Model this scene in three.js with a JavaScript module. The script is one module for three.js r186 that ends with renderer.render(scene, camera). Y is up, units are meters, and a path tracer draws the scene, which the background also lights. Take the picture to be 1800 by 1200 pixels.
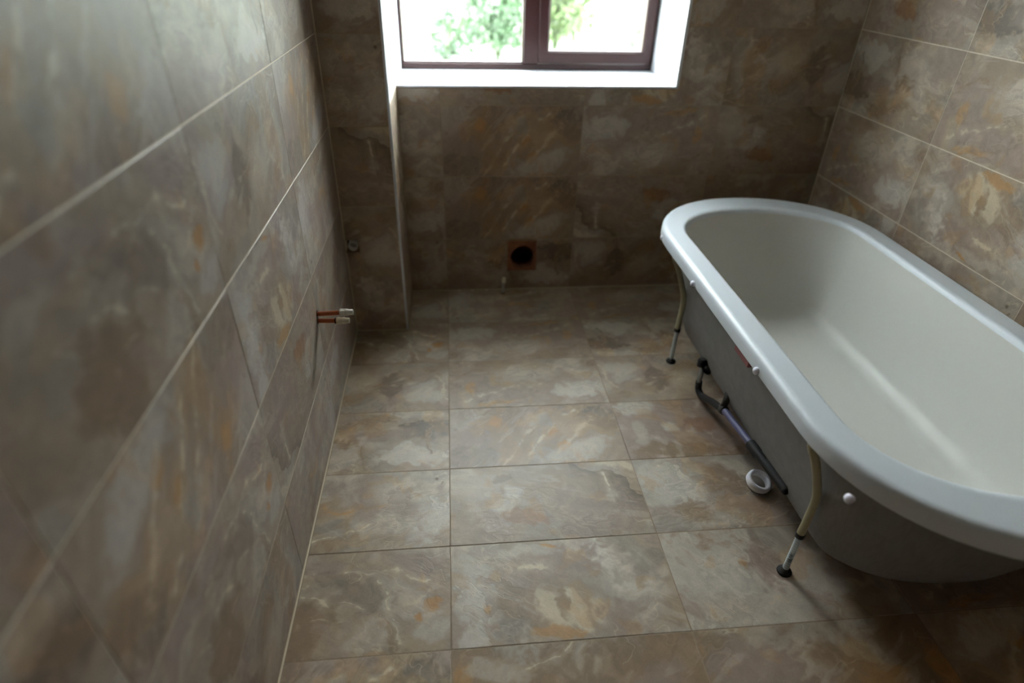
import * as THREE from 'three';
import { mergeGeometries } from 'three/addons/utils/BufferGeometryUtils.js';
import { RoundedBoxGeometry } from 'three/addons/geometries/RoundedBoxGeometry.js';

// ---------------------------------------------------------------- camera, sky, sun, exposure
const scene = new THREE.Scene();
const camera = new THREE.PerspectiveCamera(59.32, 1800 / 1200, 0.05, 200);
camera.position.set(0.0408, 1.4242, 2.6106);
camera.rotation.set(-0.5848, -0.1074, 0.0266, 'YXZ');
camera.focus = 1.70;
camera.userData.fStop = 1.15;
scene.add(camera);

const SKY = 12.5;                                   // an even, bright overcast sky
scene.background = new THREE.Color().setRGB(0.97 * SKY, 0.985 * SKY, 1.02 * SKY);

const sun = new THREE.DirectionalLight(new THREE.Color().setRGB(1.0, 0.95, 0.86), 9);   // from behind the house on to the garden
sun.position.set(-5, 14, 9); sun.target.position.set(1, 0, -8);
sun.castShadow = true; sun.shadow.mapSize.set(2048, 2048);
Object.assign(sun.shadow.camera, { left: -14, right: 14, top: 14, bottom: -14, near: 1, far: 50 });
scene.add(sun, sun.target);

const renderer = new THREE.WebGLRenderer({ antialias: true });
renderer.toneMapping = THREE.LinearToneMapping;
renderer.toneMappingExposure = 2.25;
renderer.shadowMap.enabled = true;

// ---------------------------------------------------------------- helpers
function rng(seed) { let s = seed >>> 0; return () => { s = (s + 0x6d2b79f5) >>> 0; let t = s; t = Math.imul(t ^ (t >>> 15), t | 1); t ^= t + Math.imul(t ^ (t >>> 7), t | 61); return ((t ^ (t >>> 14)) >>> 0) / 4294967296; }; }
const hash = (x, y, s) => { let h = Math.imul(x | 0, 374761393) ^ Math.imul(y | 0, 668265263) ^ Math.imul(s | 0, 2147483647); h = Math.imul(h ^ (h >>> 13), 1274126177); h = Math.imul(h ^ (h >>> 16), 2246822519); return ((h ^ (h >>> 15)) >>> 0) / 4294967296; };
function noise(x, y, s) {                           // value noise, -1..1
  const ix = Math.floor(x), iy = Math.floor(y), fx = x - ix, fy = y - iy;
  const u = fx * fx * fx * (fx * (fx * 6 - 15) + 10), v = fy * fy * fy * (fy * (fy * 6 - 15) + 10);
  const a = hash(ix, iy, s), b = hash(ix + 1, iy, s), c = hash(ix, iy + 1, s), d = hash(ix + 1, iy + 1, s);
  return (a + (b - a) * u + (c - a) * v + (a - b - c + d) * u * v) * 2 - 1;
}
function fbm(x, y, s, oct) { let a = 0.5, t = 0; for (let i = 0; i < oct; i++) { t += a * noise(x, y, s + i * 17); x = x * 2.03 + 1.7; y = y * 2.03 + 9.2; a *= 0.5; } return t; }
const sst = (a, b, x) => { const t = Math.min(1, Math.max(0, (x - a) / (b - a))); return t * t * (3 - 2 * t); };
const names = {};
function numbered(n) { if (!(n in names)) { names[n] = 0; return n; } names[n]++; return n + '_' + String(names[n]).padStart(3, '0'); }
function shade(o) { o.castShadow = true; o.receiveShadow = true; return o; }
function mesh(name, geo, mat, parent) { const m = shade(new THREE.Mesh(geo, mat)); m.name = numbered(name); (parent || scene).add(m); return m; }
function thing(name, label, category, pos = [0, 0, 0], extra = {}) {
  const g = new THREE.Group(); g.name = numbered(name); g.position.set(...pos); g.userData = { label, category, ...extra }; scene.add(g); return g;
}
function tag(o, label, category, extra = {}) { Object.assign(o.userData, { label, category }, extra); return o; }
const box = (x0, x1, y0, y1, z0, z1) => new THREE.BoxGeometry(x1 - x0, y1 - y0, z1 - z0).translate((x0 + x1) / 2, (y0 + y1) / 2, (z0 + z1) / 2);
function rbox(x0, x1, y0, y1, z0, z1, r = 0.003) { return new RoundedBoxGeometry(x1 - x0, y1 - y0, z1 - z0, 2, r).translate((x0 + x1) / 2, (y0 + y1) / 2, (z0 + z1) / 2); }
const srgb = (r, g, b) => new THREE.Color().setRGB(r / 255, g / 255, b / 255, THREE.SRGBColorSpace);
const std = (c, o = {}) => new THREE.MeshStandardMaterial({ color: c, roughness: 0.5, ...o });
function tube(pts, r, seg = 24, rad = 12) { return new THREE.TubeGeometry(new THREE.CatmullRomCurve3(pts.map((p) => new THREE.Vector3(...p)), false, 'centripetal'), seg, r, rad, false); }
function rod(a, b, r0, r1 = r0, rad = 20) {         // a capped straight rod from a to b
  const A = new THREE.Vector3(...a), B = new THREE.Vector3(...b), d = B.clone().sub(A), g = new THREE.CylinderGeometry(r1, r0, d.length(), rad);
  g.applyQuaternion(new THREE.Quaternion().setFromUnitVectors(new THREE.Vector3(0, 1, 0), d.normalize())); return g.translate(...A.add(B).multiplyScalar(0.5).toArray());
}
function lathe(profile, a, b, seg = 28) {           // profile [radius, along] turned about the axis a -> b
  const A = new THREE.Vector3(...a), d = new THREE.Vector3(...b).sub(A).normalize(), g = new THREE.LatheGeometry(profile.map((p) => new THREE.Vector2(...p)), seg);
  g.applyQuaternion(new THREE.Quaternion().setFromUnitVectors(new THREE.Vector3(0, 1, 0), d)); return g.translate(...A.toArray());
}

// ---------------------------------------------------------------- stone-look tile prints (what the glaze shows; no light or shade in them)
const C = { taupe: [155, 138, 119], light: [173, 161, 147], mauve: [147, 130, 119], grey: [143, 133, 123], brown: [136, 115, 93], ochre: [170, 132, 88], rust: [142, 98, 66], cream: [188, 174, 152], pale: [179, 170, 160], dark: [116, 101, 87] };
// features of each print: [kind, colour, strength, ...]; b = blotch u v ru rv turn, l = vein width (mm) then points, s = a cleft: dark below its line, fading over a depth
const PRINTS = [
  { seed: 11, ang: 0.5, f: [['b', 'ochre', 1, .92, .6, .05, .11, .5], ['b', 'ochre', .9, .863, .69, .02, .05, 0], ['b', 'rust', .8, .735, .765, .035, .03, .3], ['b', 'brown', .8, .36, .74, .14, .26, 0], ['b', 'mauve', .8, .857, .16, .13, .13, 0], ['b', 'dark', .35, .62, .47, .17, .14, .3], ['b', 'dark', .3, .5, .28, .12, .08, .3], ['b', 'light', .8, .668, .83, .14, .13, -.3], ['b', 'pale', .7, .93, .83, .09, .12, 0], ['b', 'brown', .6, .765, .88, .02, .13, -.1],
    ['l', 'cream', 1, 4, .753, .27, .83, .31, .898, .327], ['l', 'cream', .8, 2.5, .52, .2, .62, .25, .753, .27], ['l', 'cream', .9, 4, .648, .34, .675, .383, .697, .433, .725, .547, .753, .657], ['l', 'cream', .9, 5, .357, .417, .405, .43, .452, .503, .492, .577], ['l', 'cream', .7, 2.5, .347, .327, .4, .323], ['l', 'cream', .7, 2.5, .378, .183, .46, .293], ['l', 'cream', .6, 3, .482, .49, .558, .55, .632, .593], ['l', 'cream', .6, 1.5, .427, .677, .527, .697], ['l', 'cream', .7, 4, .76, .66, .782, .787, .795, .98], ['l', 'cream', .6, 6, .78, .62, .85, .55, .9, .42]] },
  { seed: 23, ang: -0.3, f: [['b', 'pale', .9, .91, .62, .13, .32, .3], ['b', 'brown', .6, .4, .82, .16, .14, 0], ['b', 'grey', .7, .47, .72, .1, .12, 0], ['b', 'mauve', .6, .5, .2, .25, .16, 0], ['l', 'ochre', 1, 5, .35, .42, .38, .5, .42, .52, .49, .53, .547, .453], ['l', 'ochre', .5, 4, .57, .5, .7, .47], ['l', 'cream', .9, 2, .333, .913, .457, .833, .52, .79, .598, .723], ['l', 'cream', .5, 1.2, .4, .72, .5, .86], ['b', 'dark', .8, .93, .1, .012, .025, 0], ['b', 'dark', .8, .96, .17, .012, .02, 0], ['b', 'light', .6, .7, .3, .12, .2, .3]] },
  { seed: 37, ang: 0.1, f: [['b', 'dark', .9, .87, .34, .2, .15, -.05], ['b', 'mauve', .7, .6, .42, .2, .1, 0], ['b', 'brown', .9, .41, .5, .12, .11, .1], ['b', 'brown', .5, .5, .2, .2, .1, -.2], ['l', 'ochre', .6, 9, .36, .34, .45, .22, .61, .08], ['b', 'pale', .9, .8, .75, .2, .17, 0], ['b', 'light', .8, .42, .76, .1, .14, 0], ['l', 'brown', .7, 6, .52, .6, .525, .75, .545, .95], ['l', 'dark', .7, 2.5, .87, .55, .875, .7], ['b', 'cream', .4, .44, .3, .08, .08, 0]] },
  { seed: 41, ang: -0.5, f: [['l', 'brown', 1, 9, .347, .643, .458, .737, .5, .55, .58, .32, .65, .227], ['b', 'dark', .6, .625, .5, .09, .24, .1], ['b', 'grey', .6, .45, .87, .15, .1, 0], ['b', 'pale', .8, .858, .65, .14, .22, .2], ['b', 'cream', .4, .42, .4, .1, .2, 0], ['l', 'cream', .6, 4, .9, .3, .96, .5, .985, .8]] },
  { seed: 53, ang: 0.6, f: [['b', 'pale', 1, .1, .5, .11, .5, 0], ['b', 'cream', .9, .432, .7, .07, .2, -.2], ['b', 'cream', .9, .537, .73, .04, .2, -.25], ['b', 'cream', .7, .643, .74, .05, .14, 0], ['b', 'brown', .7, .485, .65, .02, .14, .1], ['b', 'grey', .8, .263, .85, .1, .13, 0], ['b', 'ochre', .7, .433, .93, .1, .06, 0], ['b', 'ochre', .7, .152, .66, .03, .06, 0], ['l', 'pale', .9, 22, .68, .06, .745, .44, .85, .56], ['b', 'mauve', .8, .55, .2, .26, .2, 0], ['b', 'mauve', .8, .8, .8, .16, .2, 0], ['b', 'grey', .6, .88, .3, .12, .24, 0], ['l', 'cream', .8, 2.5, .213, .817, .288, .81], ['l', 'cream', .9, 7, .3, .263, .36, .25, .44, .28], ['b', 'ochre', .9, .445, .05, .04, .03, 0], ['b', 'light', .8, .3, .1, .2, .06, 0]] },
  { seed: 67, ang: 0.2, f: [['b', 'pale', .9, .31, .4, .05, .1, .2], ['b', 'pale', .8, .24, .55, .05, .12, 0], ['b', 'light', .7, .15, .3, .13, .2, 0], ['b', 'mauve', .8, .8, .7, .25, .3, 0], ['b', 'rust', .5, .36, .7, .12, .1, .3], ['b', 'ochre', .4, .42, .62, .05, .14, 0], ['s', 'dark', .9, .32, .55, -.1, .673, .01, .722, .11, .8, .17, .857, .17, .943, .24, .97, .4, 1.02, .55], ['b', 'cream', .8, .9, .09, .14, .08, .2], ['l', 'cream', .9, 5, .825, .22, .835, .38], ['b', 'dark', .5, .28, .18, .05, .05, 0]] },
  { seed: 79, ang: -0.9, f: [['l', 'cream', .9, 8, .4, .95, .52, .63, .62, .38, .75, .1], ['l', 'cream', .7, 5, .3, .95, .4, .6, .5, .42], ['l', 'cream', .7, 6, .6, .9, .75, .5, .9, .2], ['b', 'ochre', .9, .6, .5, .035, .12, .5], ['b', 'ochre', .8, .272, .26, .05, .1, .6], ['b', 'ochre', .7, .66, .72, .04, .1, .4], ['b', 'pale', .4, .08, .2, .14, .22, 0], ['b', 'dark', .5, .92, .25, .1, .22, .2], ['b', 'dark', .35, .09, .85, .14, .18, 0], ['b', 'mauve', .7, .15, .5, .1, .16, .5], ['b', 'pale', .8, .72, .82, .2, .15, -.4], ['l', 'brown', .6, 6, .35, .8, .48, .5, .62, .2]] },
  { seed: 97, ang: -0.15, f: [['b', 'pale', .9, .86, .7, .2, .2, -.2], ['b', 'ochre', .6, .147, .62, .04, .14, 0], ['b', 'ochre', .6, .3, .9, .12, .05, -.1], ['b', 'mauve', .7, .27, .72, .12, .16, .2], ['l', 'brown', .6, 5, .05, .35, .2, .25, .4, .3, .6, .18], ['b', 'light', .6, .5, .3, .25, .16, .1], ['l', 'cream', .5, 5, .1, .85, .4, .6, .6, .55]] },
  { seed: 113, ang: 0.9, base: 'pale', f: [['b', 'pale', .9, .3, .5, .5, .7, 0], ['b', 'mauve', .8, .46, .4, .08, .3, .2], ['b', 'ochre', .6, .37, .4, .025, .07, 0], ['b', 'grey', .6, .6, .12, .15, .2, 0], ['b', 'light', .8, .2, .8, .2, .15, 0]] },
  { seed: 131, ang: -0.2, base: 'grey', f: [['b', 'pale', .9, .14, .35, .18, .34, 0], ['b', 'light', .7, .3, .85, .2, .12, 0], ['b', 'brown', .7, .2, .75, .09, .14, .2], ['b', 'brown', .6, .46, .3, .12, .2, 0], ['b', 'grey', .6, .1, .9, .1, .12, 0]] },
  { seed: 149, ang: 0.3, base: 'mauve', f: [['b', 'mauve', .9, .35, .5, .32, .35, 0], ['b', 'pale', .9, .3, .5, .05, .11, 0], ['b', 'pale', .7, .42, .55, .03, .1, 0], ['b', 'pale', .8, .12, .15, .14, .16, 0], ['b', 'brown', .9, .35, .9, .34, .12, 0], ['b', 'rust', .35, .5, .45, .12, .12, 0], ['b', 'light', .7, .1, .6, .04, .2, 0]] },
  { seed: 163, ang: -0.6, base: 'brown', f: [['b', 'brown', .8, .4, .4, .4, .5, 0], ['b', 'ochre', .8, .05, .45, .05, .3, 0], ['b', 'ochre', .6, .3, .5, .12, .14, -.3], ['b', 'mauve', .9, .75, .6, .2, .3, 0], ['b', 'light', .8, .2, .2, .14, .1, .2], ['b', 'cream', .6, .32, .75, .1, .12, .3], ['l', 'cream', .8, 3, .3, .2, .42, .12, .5, .03]] },
];
const hexMix = (c, d, t) => { c[0] += (d[0] - c[0]) * t; c[1] += (d[1] - c[1]) * t; c[2] += (d[2] - c[2]) * t; };
function segDist(px, py, pts, o) {                  // distance to a polyline (metres) and whether the point lies below it
  let best = 1e9, side = 1;
  for (let i = o; i + 3 < pts.length; i += 2) {
    const ax = pts[i] * .6, ay = pts[i + 1] * .3, bx = pts[i + 2] * .6 - ax, by = pts[i + 3] * .3 - ay, t = Math.min(1, Math.max(0, ((px - ax) * bx + (py - ay) * by) / (bx * bx + by * by)));
    const dx = px - ax - bx * t, dy = py - ay - by * t, d = dx * dx + dy * dy;
    if (d < best) { best = d; side = bx * (py - ay) - by * (px - ax); }
  }
  return [Math.sqrt(best), side];
}
function makePrint({ seed, ang, f, base = 'taupe' }) {
  const W = 896, H = 448, col = new Uint8Array(W * H * 4), rel = new Uint8Array(W * H * 4), ca = Math.cos(ang), sa = Math.sin(ang), c = [0, 0, 0];
  for (let j = 0; j < H; j++) for (let i = 0; i < W; i++) {
    const X = (i + .5) / W * .6, Y = (1 - (j + .5) / H) * .3;
    const wx = fbm(X * 9, Y * 9, seed, 4) * .035, wy = fbm(X * 9 + 40, Y * 9, seed + 5, 4) * .035, x = X + wx, y = Y + wy, fx = X + wx * .7 + fbm(X * 42, Y * 42, seed + 2, 3) * .009, fy = Y + wy * .7 + fbm(X * 42 + 9, Y * 42, seed + 3, 3) * .009;
    const a = fbm(x * 6, y * 6, seed + 100, 4), b = fbm(x * 8, y * 8, seed + 200, 3), st = fbm((X * ca + Y * sa + wx * .5) * 7, (Y * ca - X * sa + wy * .4) * 36, seed + 300, 4), e = fbm(x * 5, y * 5, seed + 400, 3), det = fbm(x * 45, y * 45, seed + 500, 3);
    [c[0], c[1], c[2]] = C[base];
    hexMix(c, C.light, .75 * sst(-.02, .3, a + .12 * st)); hexMix(c, C.mauve, .7 * sst(.0, .3, b)); hexMix(c, C.grey, .5 * sst(.05, .35, -b)); hexMix(c, C.brown, .5 * sst(.15, .38, e + .2 * st));
    for (const q of f) {
      const k = q[0];
      if (k === 'b') {
        const dx = fx - q[3] * .6, dy = fy - q[4] * .3, cr = Math.cos(q[7]), sr = Math.sin(q[7]), ex = (dx * cr + dy * sr) / (q[5] * .6), ey = (dy * cr - dx * sr) / (q[6] * .3), d = ex * ex + ey * ey;
        if (d < 3.2) hexMix(c, C[q[1]], q[2] * sst(1.4, .15, d + 1.0 * a + 1.0 * det + .5 * st));
      } else {
        const o = k === 'l' ? 4 : 6, [d, side] = segDist(fx, fy, q, o);
        if (k === 'l') { const w = q[3] * .001 * (.65 + 1.6 * det + 1.0 * st); if (d < q[3] * .005) hexMix(c, C[q[1]], q[2] * .3 * sst(1, .1, d / (q[3] * .005))); if (w > 0 && d < w * 2) hexMix(c, C[q[1]], q[2] * .95 * sst(1, .1, d / w / 1.4) * sst(-.3, .2, det + st + .12)); }
        else if (side > 0) hexMix(c, C[q[1]], q[2] * Math.exp(-d / (q[3] * .09)) * sst(0, .0012, d));
      }
    }
    const kk = (a * 1.0 + st * .35 + .12 * det) * 3.4, fr = kk - Math.floor(kk), on = sst(-.1, .25, fbm(X * 7, Y * 7, seed + 600, 2));
    let t = 1 + (fr - .55) * .11 * on + det * .08 + st * .05 + noise(X * 700, Y * 700, seed + 700) * .026 + noise(X * 260, Y * 260, seed + 720) * .02;
    const rv = Math.abs(fbm((x * ca + y * sa) * 5, (y * ca - x * sa) * 11, seed + 800, 4)), vein = sst(.022, .004, rv) * sst(.05, .3, fbm(X * 8, Y * 8, seed + 900, 2) + .1);
    hexMix(c, C.cream, vein * .45); hexMix(c, C.pale, .3 * sst(.24, .42, st) * sst(-.1, .25, e));
    const oc = sst(.27, .42, fbm(x * 9, y * 9, seed + 1000, 4)); hexMix(c, C.ochre, oc * .25);
    const n = (j * W + i) * 4;
    for (let m = 0; m < 3; m++) col[n + m] = Math.max(0, Math.min(255, (c[m] + .22 * (c[m] - C.taupe[m])) * t));
    rel[n] = rel[n + 1] = rel[n + 2] = Math.max(0, Math.min(255, 128 + 50 * st + 45 * (fr - .5) * on + 40 * det + 25 * a)); col[n + 3] = rel[n + 3] = 255;
  }
  const tex = (d, s) => { const T = new THREE.DataTexture(d, W, H); T.colorSpace = s; T.magFilter = THREE.LinearFilter; T.minFilter = THREE.LinearMipmapLinearFilter; T.generateMipmaps = true; T.wrapS = T.wrapT = THREE.MirroredRepeatWrapping; T.anisotropy = 8; T.needsUpdate = true; return T; };
  const map = tex(col, THREE.SRGBColorSpace), bumpMap = tex(rel, THREE.NoColorSpace);
  return [[1.03, 1, .95], [.96, .92, .86], [1.08, 1.06, 1.02], [.80, .82, .86], [.88, .90, .94]].map((k) => new THREE.MeshStandardMaterial({ map, bumpMap, bumpScale: .0012, roughness: .44, color: new THREE.Color().setRGB(...k) }));   // tones of the batch; the last two paint the left wall's dimmer, cooler light into the colour
}
const GLAZE = PRINTS.map(makePrint);

// one tile lying in its own x-y plane, face at z = 0; x0..x1, y0..y1 measured in a 600 x 300 print whose top left corner is 0, 0 (y down)
const tileCache = new Map();
function tileGeo(x0, x1, y0, y1, flip, rects) {
  const key = [x0, x1, y0, y1, flip, JSON.stringify(rects || 0)].map((v) => typeof v === 'number' ? v.toFixed(4) : v).join('|');
  if (tileCache.has(key)) return tileCache.get(key);
  let g;
  const uvOf = (px, py) => { const u = px / .6, v = 1 - py / .3; return flip ? [1 - u, 1 - v] : [u, v]; };
  if (!rects) {
    const b = .0008, T = .006, pos = [], uv = [], idx = [];
    const ring = (i, z) => { for (const [px, py] of [[x0 + i, y0 + i], [x1 - i, y0 + i], [x1 - i, y1 - i], [x0 + i, y1 - i]]) { pos.push(px, -py, z); uv.push(...uvOf(px, py)); } };
    ring(b, 0); ring(b, 0); ring(0, -b); ring(0, -b); ring(0, -T);
    idx.push(0, 3, 2, 0, 2, 1);
    for (const o of [4, 12]) for (let k = 0; k < 4; k++) { const n = (k + 1) % 4; idx.push(o + k, o + n, o + 4 + n, o + k, o + 4 + n, o + 4 + k); }
    g = new THREE.BufferGeometry(); g.setAttribute('position', new THREE.Float32BufferAttribute(pos, 3)); g.setAttribute('uv', new THREE.Float32BufferAttribute(uv, 2)); g.setIndex(idx); g.computeVertexNormals();
  } else {
    const s = new THREE.Shape(rects.outline.map(([x, y]) => new THREE.Vector2(x, -y)));
    for (const h of rects.holes || []) s.holes.push(new THREE.Path(h.map(([x, y]) => new THREE.Vector2(x, -y))));
    g = new THREE.ExtrudeGeometry(s, { depth: .006, bevelEnabled: false }).translate(0, 0, -.006);
    const p = g.attributes.position, uv = []; for (let i = 0; i < p.count; i++) uv.push(...uvOf(p.getX(i), -p.getY(i)));
    g.setAttribute('uv', new THREE.Float32BufferAttribute(uv, 2));
  }
  tileCache.set(key, g); return g;
}
const tileRand = rng(7);
const GAP = .0024;
// surface: place(a, b) -> world point of plane coordinates (a to the right, b downwards); cells: a0 a1 b0 b1 with the print's own offset
function layTile(parent, plane, a0, a1, b0, b1, print, flip = false, offA = 0, offB = 0, rects, grey = false) {
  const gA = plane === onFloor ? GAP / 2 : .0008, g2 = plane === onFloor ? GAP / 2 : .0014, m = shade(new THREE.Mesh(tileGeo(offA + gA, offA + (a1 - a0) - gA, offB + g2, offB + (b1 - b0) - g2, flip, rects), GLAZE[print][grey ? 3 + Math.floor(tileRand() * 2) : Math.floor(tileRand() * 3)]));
  m.name = numbered('tile');
  plane(m, a0 - offA, b0 - offB, (tileRand() - .5) * .0007);
  parent.add(m); return m;
}
const onFloor = (m, a, b, h) => { m.rotation.x = -Math.PI / 2; m.position.set(a, h, b); };                                      // a = x, b = z
const onBack = (z) => (m, a, b, h) => { m.position.set(a, -b, z + h); };                                                      // a = x, b = -y
const onLeft = (x) => (m, a, b, h) => { m.rotation.y = Math.PI / 2; m.position.set(x + h, -b, -a); };                         // a = -z
const onRight = (x) => (m, a, b, h) => { m.rotation.y = -Math.PI / 2; m.position.set(x - h, -b, a); };                        // a = z

// ---------------------------------------------------------------- room shell
const XL = -.397, XP = -.175, ZP = .348, XR = 1.73, ZF = 3.0, H = 2.4, WIN = { x0: -.175, x1: .985, y0: .942, y1: 2.06, z: -.37 };
const speck = (r, g, b, amp, sc, seed) => {         // fine even mottling
  const n = 256, d = new Uint8Array(n * n * 4);
  for (let j = 0; j < n; j++) for (let i = 0; i < n; i++) { const t = 1 + amp * (.6 * noise(i / 3, j / 3, seed) + .6 * fbm(i / 40, j / 40, seed + 3, 4)), k = (j * n + i) * 4; d[k] = Math.min(255, r * t); d[k + 1] = Math.min(255, g * t); d[k + 2] = Math.min(255, b * t); d[k + 3] = 255; }
  const T = new THREE.DataTexture(d, n, n); T.colorSpace = THREE.SRGBColorSpace; T.magFilter = THREE.LinearFilter; T.wrapS = T.wrapT = THREE.RepeatWrapping; T.repeat.set(sc, sc); T.needsUpdate = true; return T;
};
const M = {
  groutFloor: new THREE.MeshStandardMaterial({ map: speck(142, 124, 104, .10, 6, 3), roughness: .9 }),
  groutWall: new THREE.MeshStandardMaterial({ map: speck(214, 202, 184, .06, 6, 4), roughness: .9 }),
  groutBrown: new THREE.MeshStandardMaterial({ map: speck(162, 146, 124, .06, 6, 4), roughness: .9 }),
  plaster: new THREE.MeshStandardMaterial({ map: speck(214, 216, 222, .02, 2, 5), roughness: .75 }),
  ceiling: new THREE.MeshStandardMaterial({ map: speck(168, 162, 152, .02, 2, 6), roughness: .9 }),
  trim: std(srgb(204, 210, 220), { roughness: .28, metalness: .85 }),
  brownFrame: std(srgb(56, 24, 23), { roughness: .45 }),
  gasket: std(srgb(20, 18, 18), { roughness: .7 }),
  beadGrey: std(srgb(205, 206, 214), { roughness: .4 }),
};
const floor = mesh('floor', box(XL - .15, XR + .15, -.2, -.0006, 0, ZF), M.groutFloor);
floor.userData = { kind: 'structure', label: 'floor of large taupe stone-look tiles with brown grout lines', category: 'floor' };
const RZ = [.004]; for (let k = 1; k <= 10; k++) RZ.push(.007 + .3 * k - (k === 10 ? .011 : 0));
{
  // prints by row from the window wall towards the camera: cut column by the left wall, then the full columns
  const grid = [[3, 1, 7], [0, 7, 2], [3, 7, 3], [2, 6, 10], [1, 5, 9], [0, 4, 8], [6, 11, 11], [1, 6, 5], [3, 7, 4], [0, 4, 2]];
  const turnRow = [[0, 1, 0], [0, 1, 1], [0, 0, 1], [0, 0, 0], [0, 0, 0], [0, 0, 0], [0, 0, 1], [0, 1, 0], [0, 0, 0], [0, 1, 0]];
  grid.forEach((g, r) => {
    const z0 = RZ[r], z1 = RZ[r + 1], off = r === 0 ? .3 - (z1 - z0) : 0;
    if (r === 0) layTile(floor, onFloor, XP + .002, 0, z0, z1, g[0], false, .6 + XP + .002, off);
    else if (r === 1) {                             // cut round the boxed-in pier
      const w = -XL, o = .6 - w, pz = ZP - z0 + .003, px = XP - XL + .003 + o, q = GAP / 2;
      layTile(floor, onFloor, XL + .004, 0, z0, z1, g[0], false, o + .004, 0, { outline: [[px, q], [.6 - q, q], [.6 - q, .3 - q], [o + .004, .3 - q], [o + .004, pz], [px, pz]] });
    } else layTile(floor, onFloor, XL + .004, 0, z0, z1, g[0], !!turnRow[r][0], .6 + XL + .004, 0);
    layTile(floor, onFloor, 0, .6, z0, z1, g[1], !!turnRow[r][1], 0, off);
    layTile(floor, onFloor, .6, 1.2, z0, z1, g[2], !!turnRow[r][2], 0, off);
    layTile(floor, onFloor, 1.2, XR - .004, z0, z1, (g[1] + 3) % 8, r % 2 === 0, 0, off);
  });
}
const ROWS = [.003, .2665, .566, .8655, 1.1655, 1.4655, 1.7655, 2.0655, 2.3655, H - .002];
const wl = mesh('wall_left', box(XL - .2, XL - .0006, 0, H, -.38, ZF), M.groutWall);
wl.userData = { kind: 'structure', label: 'left wall clad in stone-look tiles with its dim cool light painted in as grey', category: 'wall' };
{
  const ZJ = [ZP + .004, .95, 1.557, 2.164, 2.771, ZF - .003], pick = [[7, 1, 3, 6, 2], [3, 5, 0, 4, 7], [1, 4, 6, 2, 5], [6, 3, 0, 1, 4], [7, 2, 6, 3, 5], [5, 4, 1, 7, 0], [0, 6, 2, 3, 1], [4, 7, 5, 6, 2], [2, 0, 3, 1, 6]];
  for (let r = 0; r < 9; r++) for (let k = 0; k < 5; k++) {
    const len = ZJ[k + 1] - ZJ[k], off = r === 0 ? 0 : 0, y0 = ROWS[r], y1 = ROWS[r + 1];
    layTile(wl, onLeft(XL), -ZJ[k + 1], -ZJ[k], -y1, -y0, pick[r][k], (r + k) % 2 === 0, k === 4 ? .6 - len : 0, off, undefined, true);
  }
}
// the soil-pipe socket sits in a cut-out of the bottom row
const SOIL = { x0: .289, x1: .430, y0: .095, y1: .257 };
const wb = mesh('wall_back', mergeGeometries([
  box(XL - .2, SOIL.x0, -.2, WIN.y0 - .010, -.40, -.0006), box(SOIL.x1, XR + .2, -.2, WIN.y0 - .010, -.40, -.0006), box(SOIL.x0, SOIL.x1, -.2, SOIL.y0, -.40, -.0006), box(SOIL.x0, SOIL.x1, SOIL.y1, WIN.y0 - .010, -.40, -.0006), box(SOIL.x0, SOIL.x1, SOIL.y0, SOIL.y1, -.40, -.13), box(XL - .2, XR + .2, WIN.y1 + .014, H, -.40, -.0006),
  box(XL - .2, WIN.x0 - .014, WIN.y0 - .010, WIN.y1 + .014, -.40, -.0006), box(WIN.x1 + .014, XR + .2, WIN.y0 - .010, WIN.y1 + .014, -.40, -.0006)]), M.groutBrown);
wb.userData = { kind: 'structure', label: 'window wall clad in brown stone-look tiles', category: 'wall' };
{
  const P = onBack(0), cols = [XP + .003, 0, .6, 1.2, XR - .003], pick = [[1, 2, 3, 0], [7, 6, 5, 1], [4, 6, 7, 5], [2, 5, 4, 3], [0, 1, 6, 2], [3, 7, 2, 4], [5, 4, 0, 1], [6, 0, 3, 7], [1, 2, 5, 0]];
  for (let r = 0; r < 9; r++) for (let k = 0; k < 4; k++) {
    let a0 = cols[k], a1 = cols[k + 1], b0 = -ROWS[r + 1], b1 = -ROWS[r]; const pr = pick[r][k], oa = k === 0 ? .6 + XP + .003 : 0, ob = r === 0 ? .03 : 0, q = GAP / 2, fl = k === 2 && r < 3;
    if (r === 0 && k === 1) {
      const X = (x) => x, Y = (y) => ROWS[1] - y + ob, s = SOIL;
      layTile(wb, P, a0, a1, b0, b1, pr, fl, 0, ob, { outline: [[q, ob + q], [.6 - q, ob + q], [.6 - q, ob + b1 - b0 - q], [q, ob + b1 - b0 - q]], holes: [[[X(s.x0), Y(s.y1)], [X(s.x1), Y(s.y1)], [X(s.x1), Y(s.y0)], [X(s.x0), Y(s.y0)]]] });
      continue;
    }
    if (r >= 3 && r <= 7 && k <= 2) {
      const top = ROWS[r + 1], bot = ROWS[r];
      if (r === 3) {
        if (k < 2) layTile(wb, P, a0, a1, -WIN.y0 + .010, b1, pr, fl, oa, top - WIN.y0);
        else { const xi = WIN.x1 - .6 + .004, yi = top - WIN.y0 + .011, h = top - bot; layTile(wb, P, a0, a1, b0, b1, pr, fl, 0, 0, { outline: [[xi, q], [.6 - q, q], [.6 - q, h - q], [q, h - q], [q, yi], [xi, yi]] }); }
        continue;
      }
      if (top < WIN.y1 + .1 && bot < WIN.y1 && r < 7) { if (k === 2) layTile(wb, P, WIN.x1 + .004, 1.2, b0, b1, pr, fl, WIN.x1 + .004 - .6, 0); continue; }
      if (r === 7 && k <= 2) { layTile(wb, P, a0, a1, b0, -Math.max(bot, WIN.y1 + .004), pr, fl, oa, 0); continue; }
    }
    layTile(wb, P, a0, a1, b0, b1, pr, fl, oa, ob);
  }
}
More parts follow.
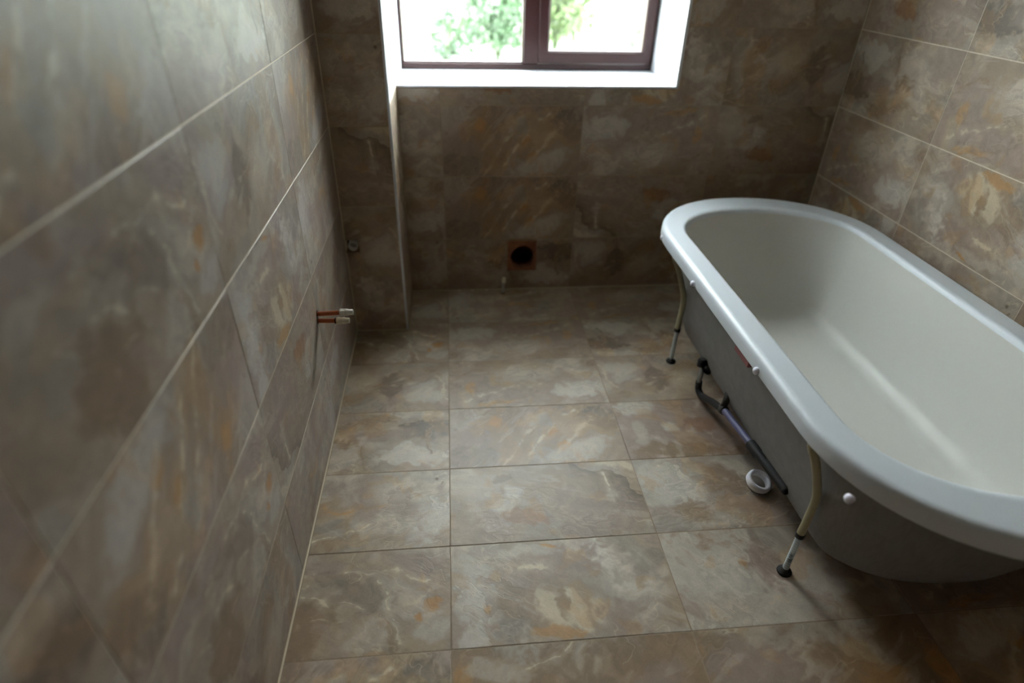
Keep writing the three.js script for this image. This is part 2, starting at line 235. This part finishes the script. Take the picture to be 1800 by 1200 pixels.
const pier = mesh('pillar', mergeGeometries([box(XL - .001, XP - .0006, 0, .374, .001, ZP - .0006), box(XL - .001, XP - .0006, .427, H, .001, ZP - .0006), box(-.342, XP - .0006, .374, .427, .001, ZP - .0006), box(XL - .001, -.342, .374, .427, .001, ZP - .06)]), M.groutBrown);
pier.userData = { kind: 'structure', label: 'tiled boxed-in pier in the corner left of the window', category: 'pillar' };
{
  const P = onBack(ZP), pick = [4, 3, 5, 1, 7, 2, 6, 0, 3], side = [2, 7, 0, 5, 3, 1, 4, 6, 2];
  for (let r = 0; r < 9; r++) {
    const a0 = XL + .003, a1 = XP - .004, oa = r === 2 ? .36 : .37, h = ROWS[r + 1] - ROWS[r], q = GAP / 2, ob = r === 0 ? .03 : 0;
    if (r === 1) { const w = a1 - a0, y0 = ROWS[2] - .427, y1 = ROWS[2] - .374, xh = oa + .055; layTile(pier, P, a0, a1, -ROWS[r + 1], -ROWS[r], pick[r], false, oa, 0, { outline: [[oa, q], [oa + w, q], [oa + w, h - q], [oa, h - q], [oa, y1], [xh, y1], [xh, y0], [oa, y0]] }); }
    else layTile(pier, P, a0, a1, -ROWS[r + 1], -ROWS[r], pick[r], false, oa, ob);
    if (r < 4) layTile(pier, (m, a, b, hh) => { m.rotation.y = Math.PI / 2; m.position.set(XP + hh, -b, -a); }, -ZP + .008, -.002, r === 3 ? -WIN.y0 + .002 : -ROWS[r + 1], -ROWS[r], side[r], false, .1, ob);
  }
}
mesh('reveal_lining', box(XP - .0015, XP, WIN.y0 + .001, H, .0005, ZP - .006), M.plaster, pier).userData.label = 'white plaster lining beside the window';
const tr = mesh('trim_1', (() => { const s = new THREE.Shape(); s.moveTo(-.010, -.0035); s.lineTo(-.010, .0008); s.absarc(-.0055, -.0045, .0055, Math.PI / 2, 0, true); s.lineTo(-.0035, -.012); s.lineTo(-.006, -.012); s.lineTo(-.006, -.0035); return new THREE.ExtrudeGeometry(s, { depth: H - .004, bevelEnabled: false, curveSegments: 6 }).rotateX(-Math.PI / 2); })(), M.trim);
tr.scale.z = -1; tr.geometry = tr.geometry.clone(); tr.scale.z = 1; tr.position.set(XP + .0015, .002, ZP + .0015);
tr.geometry.applyMatrix4(new THREE.Matrix4().makeScale(1, 1, -1)); { const ix = tr.geometry.index; if (!ix) { const p = tr.geometry.attributes; for (const k of Object.keys(p)) { const A = p[k], n = A.itemSize; for (let t = 0; t < A.count; t += 3) for (let c = 0; c < n; c++) { const v = A.array[(t + 1) * n + c]; A.array[(t + 1) * n + c] = A.array[(t + 2) * n + c]; A.array[(t + 2) * n + c] = v; } } } tr.geometry.computeVertexNormals(); }
tr.userData = { kind: 'structure', label: 'slim metal corner trim down the edge of the tiled pier', category: 'trim' };

// cream sealant beads in the inner corners
{
  const bead = std(srgb(196, 182, 158), { roughness: .55 }), R = .0036;
  const bar = (p, q, u, v) => {                   // a concave fillet from p to q in the corner whose walls run along u and v
    const P = new THREE.Vector3(...p), D = new THREE.Vector3(...q).sub(P), U = new THREE.Vector3(...u).multiplyScalar(R), V = new THREE.Vector3(...v).multiplyScalar(R), pos = [], idx = [];
    for (const e of [0, 1]) for (const [a, b] of [[0, 0], [1, 0], [.55, .12], [.3, .3], [.12, .55], [0, 1]]) pos.push(...P.clone().addScaledVector(D, e).addScaledVector(U, a).addScaledVector(V, b).toArray());
    for (let k = 0; k < 6; k++) { const n = (k + 1) % 6; idx.push(k, n, 6 + n, k, 6 + n, 6 + k); }
    for (let k = 1; k < 5; k++) idx.push(0, k + 1, k, 6, 6 + k, 7 + k);
    const U2 = U.clone().cross(V); if (U2.dot(D) < 0) idx.reverse();
    const g = new THREE.BufferGeometry(); g.setAttribute('position', new THREE.Float32BufferAttribute(pos, 3)); g.setIndex(idx); const h = g.toNonIndexed(); h.computeVertexNormals(); return h;
  };
  const add = (n, geo, label) => { mesh('trim_' + n, geo, bead).userData = { kind: 'structure', label, category: 'trim' }; };
  add(2, bar([XL + .0003, .0003, ZP], [XL + .0003, .0003, ZF], [1, 0, 0], [0, 1, 0]), 'cream sealant bead along the foot of the left wall');
  add(3, bar([XL, .0003, ZP + .0003], [XP, .0003, ZP + .0003], [0, 0, 1], [0, 1, 0]), 'cream sealant bead along the foot of the pier');
  add(4, bar([XL + .0003, 0, ZP + .0003], [XL + .0003, .372, ZP + .0003], [1, 0, 0], [0, 0, 1]), 'cream sealant bead in the corner below the pier outlet');
  add(5, bar([XL + .0003, .429, ZP + .0003], [XL + .0003, H, ZP + .0003], [1, 0, 0], [0, 0, 1]), 'cream sealant bead in the corner above the pier outlet');
  add(6, bar([XP, .0003, .0003], [XR, .0003, .0003], [0, 0, 1], [0, 1, 0]), 'cream sealant bead along the foot of the window wall');
}
const wr = mesh('wall_right', box(XR + .0006, XR + .2, 0, H, -.38, ZF), M.groutWall);
wr.userData = { kind: 'structure', label: 'right wall clad in stone-look tiles behind the bathtub', category: 'wall' };
for (let r = 0; r < 9; r++) { const ZJ = [.004, .6, 1.2, 1.8, 2.4, ZF - .003]; for (let k = 0; k < 5; k++) layTile(wr, onRight(XR), ZJ[k], ZJ[k + 1], -ROWS[r + 1], -ROWS[r], (r * 3 + k * 5 + 1) % 8, (r + k) % 2 === 1, 0, 0); }
const wf = mesh('wall_front', box(XL - .2, XR + .2, -.2, H, ZF, ZF + .15), std(srgb(122, 106, 92), { roughness: .9 })); wf.userData = { kind: 'structure', label: 'plain brown plastered wall facing the window', category: 'wall' };
const ce = mesh('ceiling', box(XL - .2, XR + .2, H, H + .2, -.40, ZF + .15), M.ceiling); ce.userData = { kind: 'structure', label: 'bare grey-beige plaster ceiling', category: 'ceiling' };

// ---------------------------------------------------------------- window
const win = new THREE.Group(); win.name = numbered('window_1'); scene.add(win);
win.userData = { kind: 'structure', label: 'brown framed window with a fixed left pane and an opening right sash over a white sill', category: 'window' };
{
  const { x0, x1, y0, y1, z } = WIN, zb = z - .06;
  mesh('window_sill', rbox(x0 - .012, x1 + .012, y0 - .009, y0, z - .02, .0015, .003), M.plaster, win).userData.label = 'white window sill';
  mesh('reveal', box(x0 - .013, x0, y0, y1 + .013, z - .02, -.0005), M.plaster, win).userData.label = 'white plaster reveal';
  mesh('reveal', box(x1, x1 + .013, y0, y1 + .013, z - .02, .0012), M.plaster, win).userData.label = 'white plaster reveal';
  mesh('reveal', box(x0, x1, y1, y1 + .013, z - .02, .0012), M.plaster, win).userData.label = 'white plaster reveal';
  const fl = .012, mu0 = .380, mu1 = .447, fb = .026, fr = .018;
  const frame = mesh('window_frame', rbox(x0 + .001, x1 - .001, y0 + .0005, y0 + fb, zb, z, .004), M.brownFrame, win);
  mesh('frame_stile', rbox(x0 + .001, x0 + fl, y0 + fb, y1 - .04, zb, z, .003), M.brownFrame, win);
  mesh('frame_stile', rbox(x1 - fr, x1 - .001, y0 + fb, y1 - .04, zb, z, .003), M.brownFrame, win);
  mesh('frame_head', rbox(x0 + .001, x1 - .001, y1 - .04, y1 - .001, zb, z, .004), M.brownFrame, win);
  mesh('mullion', rbox(mu0, mu1, y0 + fb, y1 - .04, zb, z + .002, .004), M.brownFrame, win);
  // glazing bead of the fixed pane
  const bead = std(srgb(92, 66, 64), { roughness: .35 });
  for (const g of [rbox(x0 + fl, mu0, y0 + fb, y0 + fb + .007, z - .04, z - .012, .002), rbox(mu0 - .006, mu0, y0 + fb, y1 - .04, z - .04, z - .012, .002), rbox(x0 + fl, x0 + fl + .003, y0 + fb, y1 - .04, z - .04, z - .012, .001)]) mesh('glazing_bead', g, bead, win);
  const glass = new THREE.MeshPhysicalMaterial({ color: new THREE.Color().setRGB(.95, .99, .97), transmission: 1, thickness: 0, roughness: 0, ior: 1.5 });
  mesh('pane', box(x0 + fl, mu0, y0 + fb, y1 - .04, z - .034, z - .030), glass, win);
  // opening sash, standing proud of the frame
  const s0 = mu1 - .002, s1 = x1 - .012, t0 = y0 + .030, t1 = y1 - .03, zs = z + .014, w = .047;
  const sash = mesh('window_sash', rbox(s0, s1, t0, t0 + w, z - .045, zs, .006), M.brownFrame, win);
  mesh('sash_stile', rbox(s0, s0 + w - .002, t0, t1, z - .045, zs - .0006, .006), M.brownFrame, win); mesh('sash_stile', rbox(s1 - w + .006, s1, t0, t1, z - .045, zs - .0006, .006), M.brownFrame, win); mesh('sash_head', rbox(s0, s1, t1 - w, t1, z - .045, zs, .006), M.brownFrame, win);
  for (const g of [rbox(s0 + w - .002, s1 - w + .006, t0 + w, t0 + w + .006, z - .03, z + .006, .002), rbox(s0 + w - .003, s0 + w + .003, t0 + w, t1 - w, z - .03, z + .006, .002), rbox(s1 - w + .002, s1 - w + .007, t0 + w, t1 - w, z - .03, z + .006, .002)]) mesh('glazing_bead', g, bead, win);
  mesh('pane', box(s0 + w - .004, s1 - w + .008, t0 + w - .002, t1 - w + .002, z - .024, z - .020), glass, win);
}

// ---------------------------------------------------------------- bathtub
{
  const CX = 1.235, Z1 = .64, Z2 = 1.64, A = .42, B = .40, NSEG = 28;
  const tub = thing('bathtub', 'white oval-ended bathtub standing unpanelled on adjustable legs by the right wall', 'bathtub', [CX, 0, (Z1 + Z2) / 2]);
  const half = (Z2 - Z1) / 2;
  function ringPts(offA, offB, y) {                 // one closed outline, offA / offB inside the rim's edge
    const a = A - offA, b = B - offB, out = [];
    const end = (s) => { for (let i = 0; i <= NSEG; i++) { const t = Math.PI * i / NSEG, c = Math.cos(t), n = 2 / 2.1; out.push([s * -Math.sign(c) * Math.pow(Math.abs(c), n) * a * -1, y, s * (half + Math.pow(Math.sin(t), n) * b)]); } };
    const straight = (s) => { for (let i = 1; i < 8; i++) out.push([-s * a, y, s * half * (1 - 2 * i / 8)]); };
    end(1); straight(1); end(-1); straight(-1);
    return out;
  }
  function loft(profile, close) {                   // profile rows [offA, offB, y]; skin between them
    const rows = profile.map((p) => ringPts(...p)), n = rows[0].length, pos = [], idx = [], uv = [];
    rows.forEach((r, k) => r.forEach((p, i) => { pos.push(...p); uv.push(i / n * 5, k * .05); }));
    for (let k = 0; k + 1 < rows.length; k++) for (let i = 0; i < n; i++) { const j = (i + 1) % n, a = k * n + i, b = k * n + j; idx.push(a, b, b + n, a, b + n, a + n); }
    if (close) { const k = rows.length - 1, c = pos.length / 3; pos.push(0, profile[k][2], 0); uv.push(0, 0); for (let i = 0; i < n; i++) idx.push(k * n + i, k * n + (i + 1) % n, c); }
    const g = new THREE.BufferGeometry(); g.setAttribute('position', new THREE.Float32BufferAttribute(pos, 3)); g.setAttribute('uv', new THREE.Float32BufferAttribute(uv, 2)); g.setIndex(idx); g.computeVertexNormals(); return g;
  }
  const acrylic = new THREE.MeshPhysicalMaterial({ color: srgb(206, 212, 220), roughness: .42 });
  const basinMat = new THREE.MeshPhysicalMaterial({ color: srgb(208, 207, 203), roughness: .45 });
  const shellMat = new THREE.MeshStandardMaterial({ map: speck(128, 127, 125, .05, 1, 9), roughness: .8 });
  // rim: under-edge, lip, rounded edge, flat top, rounded over into the bowl
  const rim = mesh('rim', loft([[.020, .020, .512], [.012, .012, .502], [.003, .003, .500], [0, 0, .504], [0, 0, .530], [.002, .002, .540], [.006, .006, .546], [.012, .012, .549], [.018, .018, .550], [.021, .022, .5503], [.068, .106, .5500], [.072, .114, .5497], [.078, .126, .548], [.083, .136, .542], [.087, .142, .532]]), acrylic, tub);
  mesh('basin', loft([[.086, .141, .533], [.090, .148, .515], [.098, .165, .45], [.110, .195, .36], [.125, .235, .27], [.142, .275, .21], [.17, .32, .178], [.21, .36, .168], [.30, .39, .164]], true), basinMat, tub);
  mesh('outer_shell', loft([[.055, .09, .512], [.085, .12, .50], [.095, .135, .42], [.105, .150, .32], [.118, .175, .24], [.134, .205, .17], [.148, .235, .125], [.165, .265, .103], [.20, .31, .093], [.30, .36, .090]], true), shellMat, tub);
  // white plastic clips on the lip for the missing panel
  const clipMat = std(srgb(226, 224, 240), { roughness: .4 }), clipGeo = lathe([[0, -.004], [.006, -.004], [.0085, 0], [.0105, .004], [.0105, .008], [.008, .012], [.004, .0135], [0, .014]], [0, 0, 0], [-1, 0, 0], 20);
  for (const [x, z] of [[-.408, -.574], [-.420, -.204], [-.420, .277], [-.420, .71]]) { const c = mesh('clip', clipGeo, clipMat, tub); c.position.set(x + .002, .512, z); c.userData.label = 'round white clip on the lip'; }
  const red = mesh('batten', rbox(-.413, -.395, .476, .499, .125, .215, .003), std(srgb(140, 92, 92), { roughness: .8 }), tub); red.userData.label = 'short reddish block under the rim';
  // four bent legs with threaded feet
  const legMat = std(srgb(168, 162, 132), { roughness: .4 }), steel = std(srgb(196, 206, 212), { roughness: .35, metalness: .5 }), rubber = std(srgb(26, 25, 24), { roughness: .6 });
  const L0 = [-.385, -.43];
  const legTube = tube([[.0, .505, -.01], [.0, .470, -.004], [.018, .43, 0], [.045, .36, 0], [.063, .30, 0], [.066, .265, 0], [.0655, .22, 0], [.064, .155, 0]], .0105, 40, 12), rodGeo = mergeGeometries([rod([.064, .16, 0], [.064, .012, 0], .0078), ...Array.from({ length: 14 }, (_, i) => new THREE.TorusGeometry(.0078, .0008, 6, 16).rotateX(Math.PI / 2).translate(.064, .02 + i * .009, 0).toNonIndexed())].map((g) => g.index ? g.toNonIndexed() : g)), footGeo = lathe([[0, 0], [.019, 0], [.0205, .003], [.018, .008], [.011, .013], [.009, .018], [0, .018]], [.064, 0, 0], [.064, 1, 0], 24), collarGeo = lathe([[.0080, 0], [.0125, .001], [.0125, .013], [.0108, .015]], [.064, .148, 0], [.064, 1, 0], 16);
  for (const [sx, sz] of [[1, -1], [-1, -1], [1, 1], [-1, 1]]) {
    const leg = mesh('leg', legTube, legMat, tub); leg.position.set(-.385 * sx, 0, sz < 0 ? -.48 : .52); leg.rotation.y = sx < 0 ? Math.PI : 0; leg.userData.label = 'bent leg with a threaded foot';
    mesh('collar', collarGeo, rubber, leg); mesh('threaded_rod', rodGeo, steel, leg); mesh('rubber_foot', footGeo, rubber, leg);
  }
}
// waste pipe under the near side of the tub
{
  const w = new THREE.Group(), tub = scene.getObjectByName('bathtub'); w.name = numbered('waste_pipe'); w.userData.label = 'black waste trap and blue-grey pipe'; tub.add(w); w.position.set(.942 - tub.position.x, 0, .88 - tub.position.z);
  const black = std(srgb(17, 16, 15), { roughness: .7 }), blue = std(srgb(88, 88, 122), { roughness: .45 }), chrome = std(srgb(168, 180, 188), { roughness: .25, metalness: .7 }), darkGrey = std(srgb(48, 44, 40), { roughness: .6 });
  mesh('trap_nut', mergeGeometries([lathe([[0, 0], [.017, 0], [.021, .004], [.021, .028], [.017, .033], [0, .030]], [0, .130, .002], [.1, 1, -.35], 10), lathe([[0, 0], [.014, 0], [.018, .003], [.018, .022], [0, .023]], [.008, .122, .016], [.4, 1, .3], 10)]), black, w);
  mesh('tail_piece', rod([0, .138, 0], [-.001, .06, .003], .0095), chrome, w).userData.label = 'bright metal tail piece';
  mesh('trap_bend', tube([[-.001, .066, .003], [0, .05, .005], [0, .034, .012], [.002, .026, .035], [.002, .042, .075], [.002, .066, .125], [.002, .088, .18], [.002, .104, .215]], .0125, 40, 14), black, w);
  mesh('elbow', tube([[.004, .092, .19], [.004, .115, .205], [.008, .142, .205], [.03, .15, .17], [.06, .15, .13]], .0115, 24, 14), darkGrey, w);
  mesh('coupling', lathe([[.010, 0], [.0165, .001], [.0165, .02], [.013, .022]], [.002, .098, .205], [.002, .14, .30], 20), darkGrey, w);
  mesh('pipe', rod([.002, .106, .225], [.003, .134, .425], .0115), blue, w).userData.label = 'blue-grey pipe';
  mesh('coupling', mergeGeometries([lathe([[.010, 0], [.017, .001], [.018, .05], [.014, .055], [.014, .22], [0, .221]], [.003, .132, .415], [.006, .150, .57], 20)]), black, w);
}
// white ring by the waste pipe
{
  const r = mesh('plastic_ring', lathe([[.027, -.010], [.036, -.012], [.040, -.006], [.040, .008], [.036, .014], [.028, .012], [.026, .004], [.027, -.010]], [0, 0, 0], [.18, 1, .25], 40), std(srgb(240, 240, 250), { roughness: .4 }));
  r.position.set(.975, .022, 1.352);
  tag(r, 'white plastic ring lying on the floor under the bathtub edge', 'ring');
}

// ---------------------------------------------------------------- pipes and cut-outs
{
  const copper = new THREE.MeshStandardMaterial({ map: speck(160, 92, 62, .16, 3, 12), roughness: .32, metalness: .75 }), cap = std(srgb(206, 200, 180), { roughness: .45 }), capW = std(srgb(214, 212, 206), { roughness: .45 }), dark = std(srgb(30, 26, 24), { roughness: .9 });
  const capProfile = (k0) => ((k) => [[0, 0], [.0078, 0], [.0108, .001], [.0114, .004], [.0114, .013], [.0098, .0145], [.0098, .017], [.0112, .0185], [.0112, .0255], [.0092, .028], [.0092, .0345 + k], [.0075, .0365 + k], [0, .037 + k]])(k0 + .004);
  const mk = (label, y, z, len, dy, k, m, ribbed) => {
    const t = thing('pipe_stub', label, 'pipe', [XL, y, z], { group: 'copper pipe stubs on the left wall' });
    mesh('pipe', rod([-.004, 0, 0], [len, dy, .002], .0075, .0075, 24), copper, t).userData.label = 'copper pipe';
    const a = [len - .008, dy * .95, .002], b = [len + .03, dy * 1.2, .002];
    const parts = [lathe(capProfile(k), a, b, 28)];
    if (ribbed) for (let i = 0; i < 10; i++) { const th = i / 10 * Math.PI * 2; parts.push(rbox(0, .015, -.0011, .0011, -.0011, .0011, .0006).translate(0, .0114, 0).rotateX(th).translate(a[0] + .002, a[1], a[2])); }
    mesh('cap', mergeGeometries(parts.map((g) => { const h = g.index ? g.toNonIndexed() : g; return h; })), m, t).userData.label = 'white plastic stop-end cap';
    if (!ribbed) mesh('collar', lathe([[.0078, 0], [.0092, .0004], [.0092, .004], [.0078, .0044]], [len - .014, dy * .92, .002], b, 24), dark, t);
    mesh('hole_edge', lathe([[.0076, 0], [.0115, 0], [.0115, .0006], [.0076, .0006]], [.0002, 0, 0], [1, 0, 0], 24), dark, t).userData.label = 'dark cut round the pipe';
  };
  mk('upper copper pipe stub with a ribbed white cap on the left wall', .4445, .948, .078, .004, .002, capW, true);
  mk('lower copper pipe stub with a smooth cream cap and dark collar on the left wall', .4225, .952, .066, -.001, 0, cap, false);

  // clay soil-pipe socket in the window wall
  const clay = new THREE.MeshStandardMaterial({ map: speck(150, 100, 74, .18, 2, 15), roughness: .85 }), s = SOIL, cx = (s.x0 + s.x1) / 2, cy = .164;
  const sp = thing('soil_pipe_socket', 'square terracotta soil pipe opening with a round dark hole in the window wall', 'pipe', [cx, cy, 0]);
  const plate = new THREE.Shape([[s.x0 - cx, s.y0 - cy], [s.x1 - cx, s.y0 - cy], [s.x1 - cx, s.y1 - cy], [s.x0 - cx, s.y1 - cy]].map((p) => new THREE.Vector2(...p))); const hole = new THREE.Path(); hole.absellipse(.003, .002, .0615, .0615, 0, Math.PI * 2); plate.holes.push(hole);
  mesh('mortar_bed', new THREE.ExtrudeGeometry(plate, { depth: .02, bevelEnabled: false, curveSegments: 40 }).translate(0, 0, -.030), clay, sp);
  mesh('socket_rim', lathe([[.055, -.118], [.0565, -.03], [.0575, -.006], [.0595, -.004], [.0615, -.006], [.0622, -.012], [.0622, -.030]], [.003, .002, 0], [0, 0, 1], 48), clay, sp);
  mesh('pipe_bore', lathe([[0, 0], [.0548, 0], [.0556, .070], [.0550, .070], [.0544, .002], [0, .002]], [.003, .002, -.117], [0, 0, 1], 40), std(srgb(70, 36, 26), { roughness: 1 }), sp).userData.label = 'dark bore of the pipe';

  // waste outlet in the pier
  const wo = thing('waste_outlet', 'grey plastic waste pipe end in a square cut-out low on the tiled pier', 'pipe', [-.3695, .4005, ZP]);
  mesh('pipe', lathe([[.0160, -.05], [.0160, -.004], [.0166, -.002], [.0188, -.002], [.0196, -.004], [.0196, -.05]], [.0025, -.001, 0], [0, 0, 1], 32), std(srgb(236, 234, 232), { roughness: .4 }), wo);
  mesh('pipe_bore', lathe([[0, -.03], [.0161, -.03]], [.0025, -.001, 0], [0, 0, 1], 32), std(srgb(150, 148, 146), { roughness: .8 }), wo);
  mesh('cut_out', box(-.0268, .0268, -.0258, .0258, -.058, -.050), std(srgb(38, 30, 25), { roughness: 1 }), wo);

  // small capped supply pipe rising from the floor below the soil pipe
  const sup = thing('supply_pipe', 'thin grey supply pipe with a cream cap rising from the floor below the soil pipe', 'pipe', [.267, 0, .04]);
  mesh('pipe', rod([0, 0, 0], [.003, .066, 0], .0062), std(srgb(178, 174, 170), { roughness: .5 }), sup);
  mesh('cap', lathe([[0, 0], [.0085, 0], [.0095, .002], [.0095, .016], [.0082, .018], [.0082, .024], [.006, .0265], [0, .027]], [.0027, .058, 0], [.0045, .1, 0], 24), std(srgb(240, 234, 214), { roughness: .45 }), sup).userData.label = 'cream stop-end cap';
  mesh('floor_collar', lathe([[.0062, 0], [.0105, 0], [.0098, .002], [.0062, .003]], [0, 0, 0], [0, 1, 0], 20), dark, sup);
}
// tile spacers left at the foot of the window wall
[[.055, .0], [.12, .3], [.19, -.2]].forEach(([x, a], i) => {
  const o = mesh('tile_spacer', mergeGeometries([rbox(-.009, .009, 0, .003, -.0012, .0012, .0008), rbox(-.0012, .0012, 0, .003, -.005, .005, .0008)]), std(srgb(222, 216, 204), { roughness: .5 }));
  o.position.set(x, .0004, .008); o.rotation.y = a * .3;
  tag(o, ['white tile spacer at the foot of the window wall, nearest the pier', 'white tile spacer at the foot of the window wall, middle of three', 'white tile spacer at the foot of the window wall, nearest the supply pipe'][i], 'spacer', { group: 'tile spacers at the foot of the window wall' });
});

// ---------------------------------------------------------------- garden beyond the window
const gr = mesh('ground', box(-40, 40, -.6, -.1, -60, -.42), new THREE.MeshStandardMaterial({ map: speck(112, 122, 104, .10, 60, 21), roughness: .95 }));
gr.userData = { kind: 'structure', label: 'bright garden ground outside the window', category: 'ground' };
const gw = mesh('garden_wall', mergeGeometries([box(-16, 18, -.1, 2.1, -13.2, -13), box(-16.05, 18.05, 2.1, 2.18, -13.28, -12.92)]), new THREE.MeshStandardMaterial({ map: speck(158, 162, 156, .04, 20, 22), roughness: .9 }));
gw.userData = { kind: 'structure', label: 'pale garden wall seen through the window', category: 'wall' };
{
  const leafShape = new THREE.BufferGeometry();
  leafShape.setAttribute('position', new THREE.Float32BufferAttribute([0, 0, 0, -.024, .035, .006, 0, .04, -.004, .024, .035, .006, 0, .1, .004], 3));
  leafShape.setIndex([0, 2, 1, 0, 3, 2, 1, 2, 4, 2, 3, 4]); leafShape.computeVertexNormals();
  const bark = std(srgb(66, 78, 54), { roughness: .9 });
  const leafMats = [[.060, .125, .056], [.086, .135, .042], [.060, .115, .064]].map((c) => new THREE.MeshPhysicalMaterial({ color: new THREE.Color().setRGB(...c), roughness: .8, transmission: .4, thickness: 0, side: THREE.DoubleSide }));
  const shrub = (label, x, z, h, rx, n, lm, seed) => {
    const R = rng(seed), s = thing('shrub', label, 'shrub', [x, -.1, z], { group: 'shrubs in the garden beyond the window' }), stems = [];
    for (let i = 0; i < 9; i++) { const a = R() * 6.28, q = .3 + R() * .6; stems.push(tube([[0, 0, 0], [Math.cos(a) * q * rx * .4, h * .4, Math.sin(a) * q * rx * .4], [Math.cos(a) * q * rx, h * (.7 + .2 * R()), Math.sin(a) * q * rx]], .014, 10, 6)); }
    mesh('stem', mergeGeometries(stems), bark, s);
    const lf = new THREE.InstancedMesh(leafShape, lm, n), m = new THREE.Matrix4(), q = new THREE.Quaternion(), e = new THREE.Euler();
    for (let i = 0; i < n; i++) {
      const a = R() * 6.283, t = Math.pow(R(), .6), y = .12 + .9 * R(), w = Math.sin(Math.PI * Math.min(1, .2 + y * .75)) * rx, lump = .75 + .35 * noise(a * 1.4 + seed, y * 5, seed);
      e.set(R() * 6, R() * 6, R() * 6); q.setFromEuler(e); const k = .7 + R() * .9;
      m.compose(new THREE.Vector3(Math.cos(a) * t * w * lump, y * h * (.9 + .1 * lump), Math.sin(a) * t * w * lump), q, new THREE.Vector3(k, k, k)); lf.setMatrixAt(i, m);
    }
    lf.name = numbered('foliage'); lf.userData.kind = 'stuff'; shade(lf); s.add(lf);
  };
  shrub('tall light green shrub filling the middle of the left window pane', .78, -7.4, 2.2, .92, 4200, leafMats[0], 31);
  shrub('green shrub behind the window mullion', 1.75, -8.0, 2.3, .72, 2400, leafMats[1], 32);
  shrub('low sparse shrub at the lower left of the left window pane', .02, -7.0, .75, .55, 420, leafMats[2], 33);
  shrub('bright green shrub at the upper left of the right window pane', 2.35, -9.6, 2.4, .72, 2600, leafMats[1], 34);
  shrub('thin low shrub in the right window pane', 3.1, -8.4, .62, .55, 130, leafMats[2], 35);
}
scene.traverse((o) => { if (o.isMesh && o.material.transmission === 1) o.castShadow = false; });
renderer.render(scene, camera);
